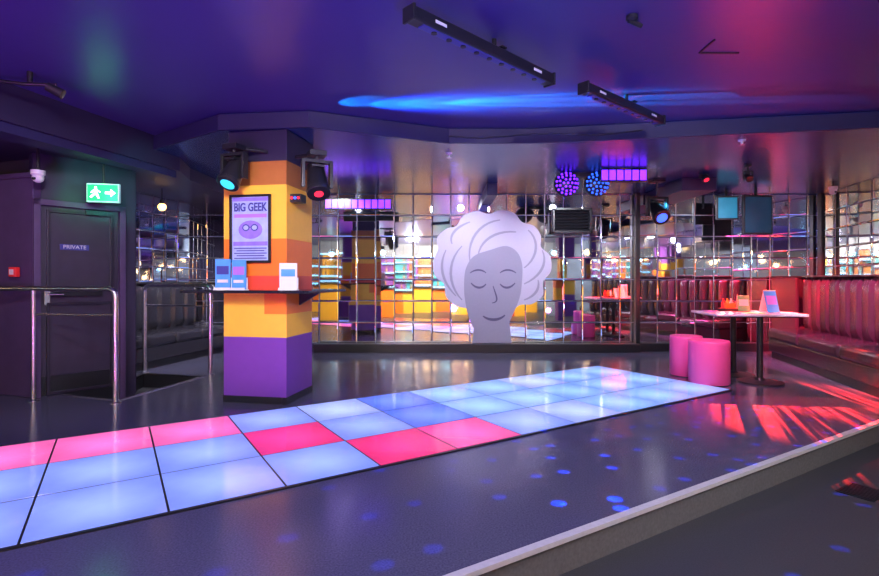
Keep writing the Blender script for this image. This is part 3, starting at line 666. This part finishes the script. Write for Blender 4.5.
def bulb(m_, label, group):
    g = empty('bulb_light', (0, 0, 0), 0, label, 'bulb', group)
    mb = MB(); mb.ball((0, 0, 0), .07); mb.build('globe', m_, g, smooth=True)
    mb = MB(); mb.cyl((0, 0, .06), (0, 0, .12), .03); mb.build('cap', M['blackm'], g)
    mb = MB(); mb.cyl((0, 0, .1), (0, 0, ZC-2.2), .008); mb.build('flex', M['black'], g); return g
g1 = bulb(M['warm'], 'round warm bulb hanging behind the viewpoint, seen in the mirrors', 'warm bulbs facing the mirrors')
g2 = bulb(M['cool'], 'added cool blue bulb behind the viewpoint, brightens the mirror reflections', 'added cool bulbs facing the mirrors')  # cool bulbs added to brighten and colour the mirror reflections
first = {0: True, 1: True}
spots_ = [(-7.2+.56*i, -3.9+.5*(i % 5), (2.3, 2.05, 2.2)[i % 3], i % 4 == 1) for i in range(26)]
spots_ += [(-7.3, -3.0+.9*i, 2.0, i % 3 == 2) for i in range(8)]
spots_ += [(6.9, -4.0+.8*i, 2.1-.12*(i % 2), i % 3 == 1) for i in range(6)]
for xx, yy, zz, cool in spots_:
    src_ = g2 if cool else g1
    if first[int(cool)]: c_ = src_; first[int(cool)] = False
    else: c_ = copy_tree(src_)
    c_.location = (xx, yy, zz)
for i, xx in enumerate((-3.4, 1.6, 4.6)):
    e = empty('striped_pillar', (xx, -1.9, -.17), 0, ['striped orange pillar on left reflected in the mirrors', 'striped orange pillar in middle reflected in the mirrors', 'striped orange pillar on right reflected in the mirrors'][i], 'pillar')
    for j, (z0, z1, mm) in enumerate(((0, .7, 'purple'), (.7, 1.2, 'yellow'), (1.2, 1.6, 'orange'), (1.6, 2.1, 'yellow'), (2.1, 2.98, 'purple'))):
        mb = MB(); mb.box((0, 0, (z0+z1)/2), (.5, .5, z1-z0)); mb.build('painted_block', M[mm], e)

# ------------------------------------------------------------------ lights
def area(loc, tgt, col, pw_, sx, sy=None, name='area'):
    l = bpy.data.lights.new(name, 'AREA'); l.energy = pw_; l.color = col; l.shape = 'RECTANGLE'; l.size = sx; l.size_y = sy or sx
    o = bpy.data.objects.new(name, l); C.objects.link(o); o.location = loc; o.rotation_euler = (Vector(tgt)-Vector(loc)).to_track_quat('-Z', 'Y').to_euler(); return o
def spot(loc, tgt, col, pw_, deg, blend=.3, rad=.02, name='spot'):
    l = bpy.data.lights.new(name, 'SPOT'); l.energy = pw_; l.color = col; l.spot_size = math.radians(deg); l.spot_blend = blend; l.shadow_soft_size = rad
    o = bpy.data.objects.new(name, l); C.objects.link(o); o.location = loc; o.rotation_euler = (Vector(tgt)-Vector(loc)).to_track_quat('-Z', 'Y').to_euler(); return o
def gobo(o, sx_, sy_, kind, lo, hi, seed=0.0):
    l = o.data; l.use_nodes = True; nt = l.node_tree; em = [n for n in nt.nodes if n.type == 'EMISSION'][0]
    em.inputs[0].default_value = (1, 1, 1, 1)
    tc = nt.nodes.new('ShaderNodeTexCoord'); sp = nt.nodes.new('ShaderNodeSeparateXYZ'); nt.links.new(tc.outputs['Normal'], sp.inputs[0])
    dx = nt.nodes.new('ShaderNodeMath'); dx.operation = 'DIVIDE'; dy = nt.nodes.new('ShaderNodeMath'); dy.operation = 'DIVIDE'
    nt.links.new(sp.outputs[0], dx.inputs[0]); nt.links.new(sp.outputs[2], dx.inputs[1]); nt.links.new(sp.outputs[1], dy.inputs[0]); nt.links.new(sp.outputs[2], dy.inputs[1])
    cb = nt.nodes.new('ShaderNodeCombineXYZ'); nt.links.new(dx.outputs[0], cb.inputs[0]); nt.links.new(dy.outputs[0], cb.inputs[1]); cb.inputs[2].default_value = seed
    mp = nt.nodes.new('ShaderNodeMapping'); mp.inputs['Scale'].default_value = (sx_, sy_, 1); nt.links.new(cb.outputs[0], mp.inputs[0])
    mr = nt.nodes.new('ShaderNodeMapRange'); mr.inputs['From Min'].default_value = lo; mr.inputs['From Max'].default_value = hi
    if kind == 'dots':
        t = nt.nodes.new('ShaderNodeTexVoronoi'); t.voronoi_dimensions = '2D'; t.inputs['Scale'].default_value = 1; nt.links.new(mp.outputs[0], t.inputs['Vector']); nt.links.new(t.outputs['Distance'], mr.inputs['Value'])
        mr.inputs['To Min'].default_value = 1; mr.inputs['To Max'].default_value = 0
    else:
        t = nt.nodes.new('ShaderNodeTexNoise'); t.inputs['Scale'].default_value = 1; t.inputs['Detail'].default_value = 2; nt.links.new(mp.outputs[0], t.inputs['Vector']); nt.links.new(t.outputs['Fac'], mr.inputs['Value'])
    nt.links.new(mr.outputs[0], em.inputs['Strength'])
spot((-1.0, .2, 2.7), (-.8, 4.5, 0), (.80, .76, 1.0), 340, 120, 1, .12, 'fill_light')  # general fill added out of view, stands for no known fixture
spot((1.8, .4, 2.7), (1.6, 5.0, 0), (.80, .76, 1.0), 320, 120, 1, .12, 'fill_light')
spot((-2.6, -.3, .3), (-2.4, 2.8, 2.8), (.66, .07, 1.0), 560, 96, 1, .08, 'purple_wash')  # coloured spots added near the floor, no fixtures, tinting the ceiling
spot((.6, .4, .3), (.5, 3.4, 2.8), (.08, .10, 1.0), 420, 86, 1, .08, 'blue_wash')
spot((3.6, .2, .3), (3.6, 2.6, 2.8), (.7, .3, .6), 35, 100, 1, .08, 'magenta_wash')
spot((3.2, 1.6, 2.7), (3.1, 2.9, 0), (1, .96, .95), 130, 120, 1, .1, 'lower_floor_fill')  # added white fill that keeps the lower floor neutral grey
area((0.5, -2.2, 2.7), (0, -4.8, .8), (1, .82, .60), 1050, 6, .6, 'bar_fill')  # added light on the bar, faces away from mirrors, brightens their reflections
area((-5.6, .5, 2.7), (-8, .5, 1.2), (.8, .85, 1), 280, 5, .4, 'side_wall_fill')  # added lights that make the reflected side walls brighter
area((5.6, -1.6, 2.7), (7.6, -1.6, 1.2), (.8, .9, 1), 180, 5, .4, 'side_wall_fill')
spot((-.9, 1.6, 2.7), (-1.75, 4.9, 1.35), (1, .88, .78), 430, 38, .6, .1, 'column_fill')  # warm fill added from the camera side onto the column
spot((-1.9, 2.4, 2.7), (-4.1, 5.4, .9), (.85, .75, 1), 190, 62, .8, .1, 'left_fill')  # fill added to brighten the left wall and door
spot((-2.9, 7.0, 2.55), (-4.2, 7.4, .6), (.85, .85, 1), 300, 90, .8, .05, 'left_booth_fill')  # fill added to bring out the left bench
for xx in (-1.6, .4, 2.2, 4.2): spot((xx, 7.3, 2.6), (xx, 8.6, 1.1), (.82, .84, 1), 130, 110, 1, .05, 'mirror_wash')  # added spots without fixtures, brightening the mirror joints and decal
spot((X(103, 5.35)+.05, 5.05, Z(193, 5.35)), (X(103, 5.35), 5.9, 2.1), (.05, 1, .3), 14, 140, 1, .05, 'exit_glow')
# rippled blue streak thrown along the ceiling
sb = (-1.15, 4.72, 2.56)
for tgt, pw__, cone in (((-.75, 4.62, 2.82), 120, 34), ((-.30, 4.66, 2.82), 420, 24), ((.25, 4.64, 2.82), 1400, 20), ((.80, 4.58, 2.82), 5600, 11)):
    o = spot(sb, tgt, (.0, .68, .90), pw__*1.8, cone, .7, .004, 'cyan_beam'); gobo(o, 60, 14, 'noise', .38, .56, cone*.3)
spot(sb, (.2, 4.64, 2.82), (.0, .12, 1), 1500, 34, 1, .01, 'blue_beam')
# red over stools, booth and floor
spot((2.6, 5.0, 2.55), (3.25, 6.1, .3), (1, .35, .6), 240, 32, .5, .03, 'stool_light')
spot((4.2, 6.4, 2.55), (6.0, 8.2, .70), (1, .03, .05), 2800, 42, .7, .03, 'red_booth')
spot((3.8, 5.3, 2.6), (5.4, 6.7, .6), (1, .06, .32), 1700, 50, .8, .03, 'magenta_booth')
spot((3.6, 4.2, 2.6), (5.2, 6.0, .5), (.9, .80, 1), 420, 56, .8, .03, 'booth_light')
for tx_, ty_, sd in ((3.30, 5.05, 1), (3.95, 5.25, 4)):
    o = spot((4.5, 7.8, 2.5), (tx_, ty_, 0), (1, .03, .025), 26000, 23, .8, .006, 'red_rays'); gobo(o, 60, 3, 'noise', .47, .57, sd)
spot((4.4, 7.0, 2.55), (3.8, 5.5, 0), (1, .05, .07), 900, 44, 1, .02, 'red_pool')
src = (X(581, 6.9), 6.70, 2.34)
o = spot(src, (1.3, 3.3, 0), (.0, .035, 1), 5200, 84, .3, .005, 'blue_dots'); gobo(o, 12, 27, 'dots', .08, .12, 3)
spot((X(236, 4.75)-.1, 4.6, 2.1), (-3.9, 6.0, 2.4), (.05, .8, .7), 50, 35, .6, .02, 'teal_left')
spot((X(657, 7.4), 7.3, 2.3), (4.6, 8.6, 1.9), (.05, .55, 1), 90, 50, .6, .02, 'blue_right')
spot((-1.9, 1.8, 2.7), (-1.2, 2.8, 0), (.25, .18, 1), 180, 110, 1, .1, 'violet_floor_wash')
spot((.6, 5.0, 2.6), (.9, 5.2, 0), (.22, .2, 1), 120, 110, 1, .1, 'violet_floor_wash')

w_ = bpy.data.worlds.new('world'); bpy.context.scene.world = w_; w_.use_nodes = True
w_.node_tree.nodes['Background'].inputs[0].default_value = (.12, .08, .25, 1); w_.node_tree.nodes['Background'].inputs[1].default_value = .3

cam = bpy.data.cameras.new('camera'); co = bpy.data.objects.new('camera', cam); C.objects.link(co)
co.location = (0, 0, H); co.rotation_euler = (math.pi/2, 0, 0); cam.sensor_width = 36; cam.lens = F/879*36; cam.shift_y = -8/879; cam.clip_start = .02
bpy.context.scene.camera = co
bpy.context.scene.view_settings.view_transform = 'Standard'
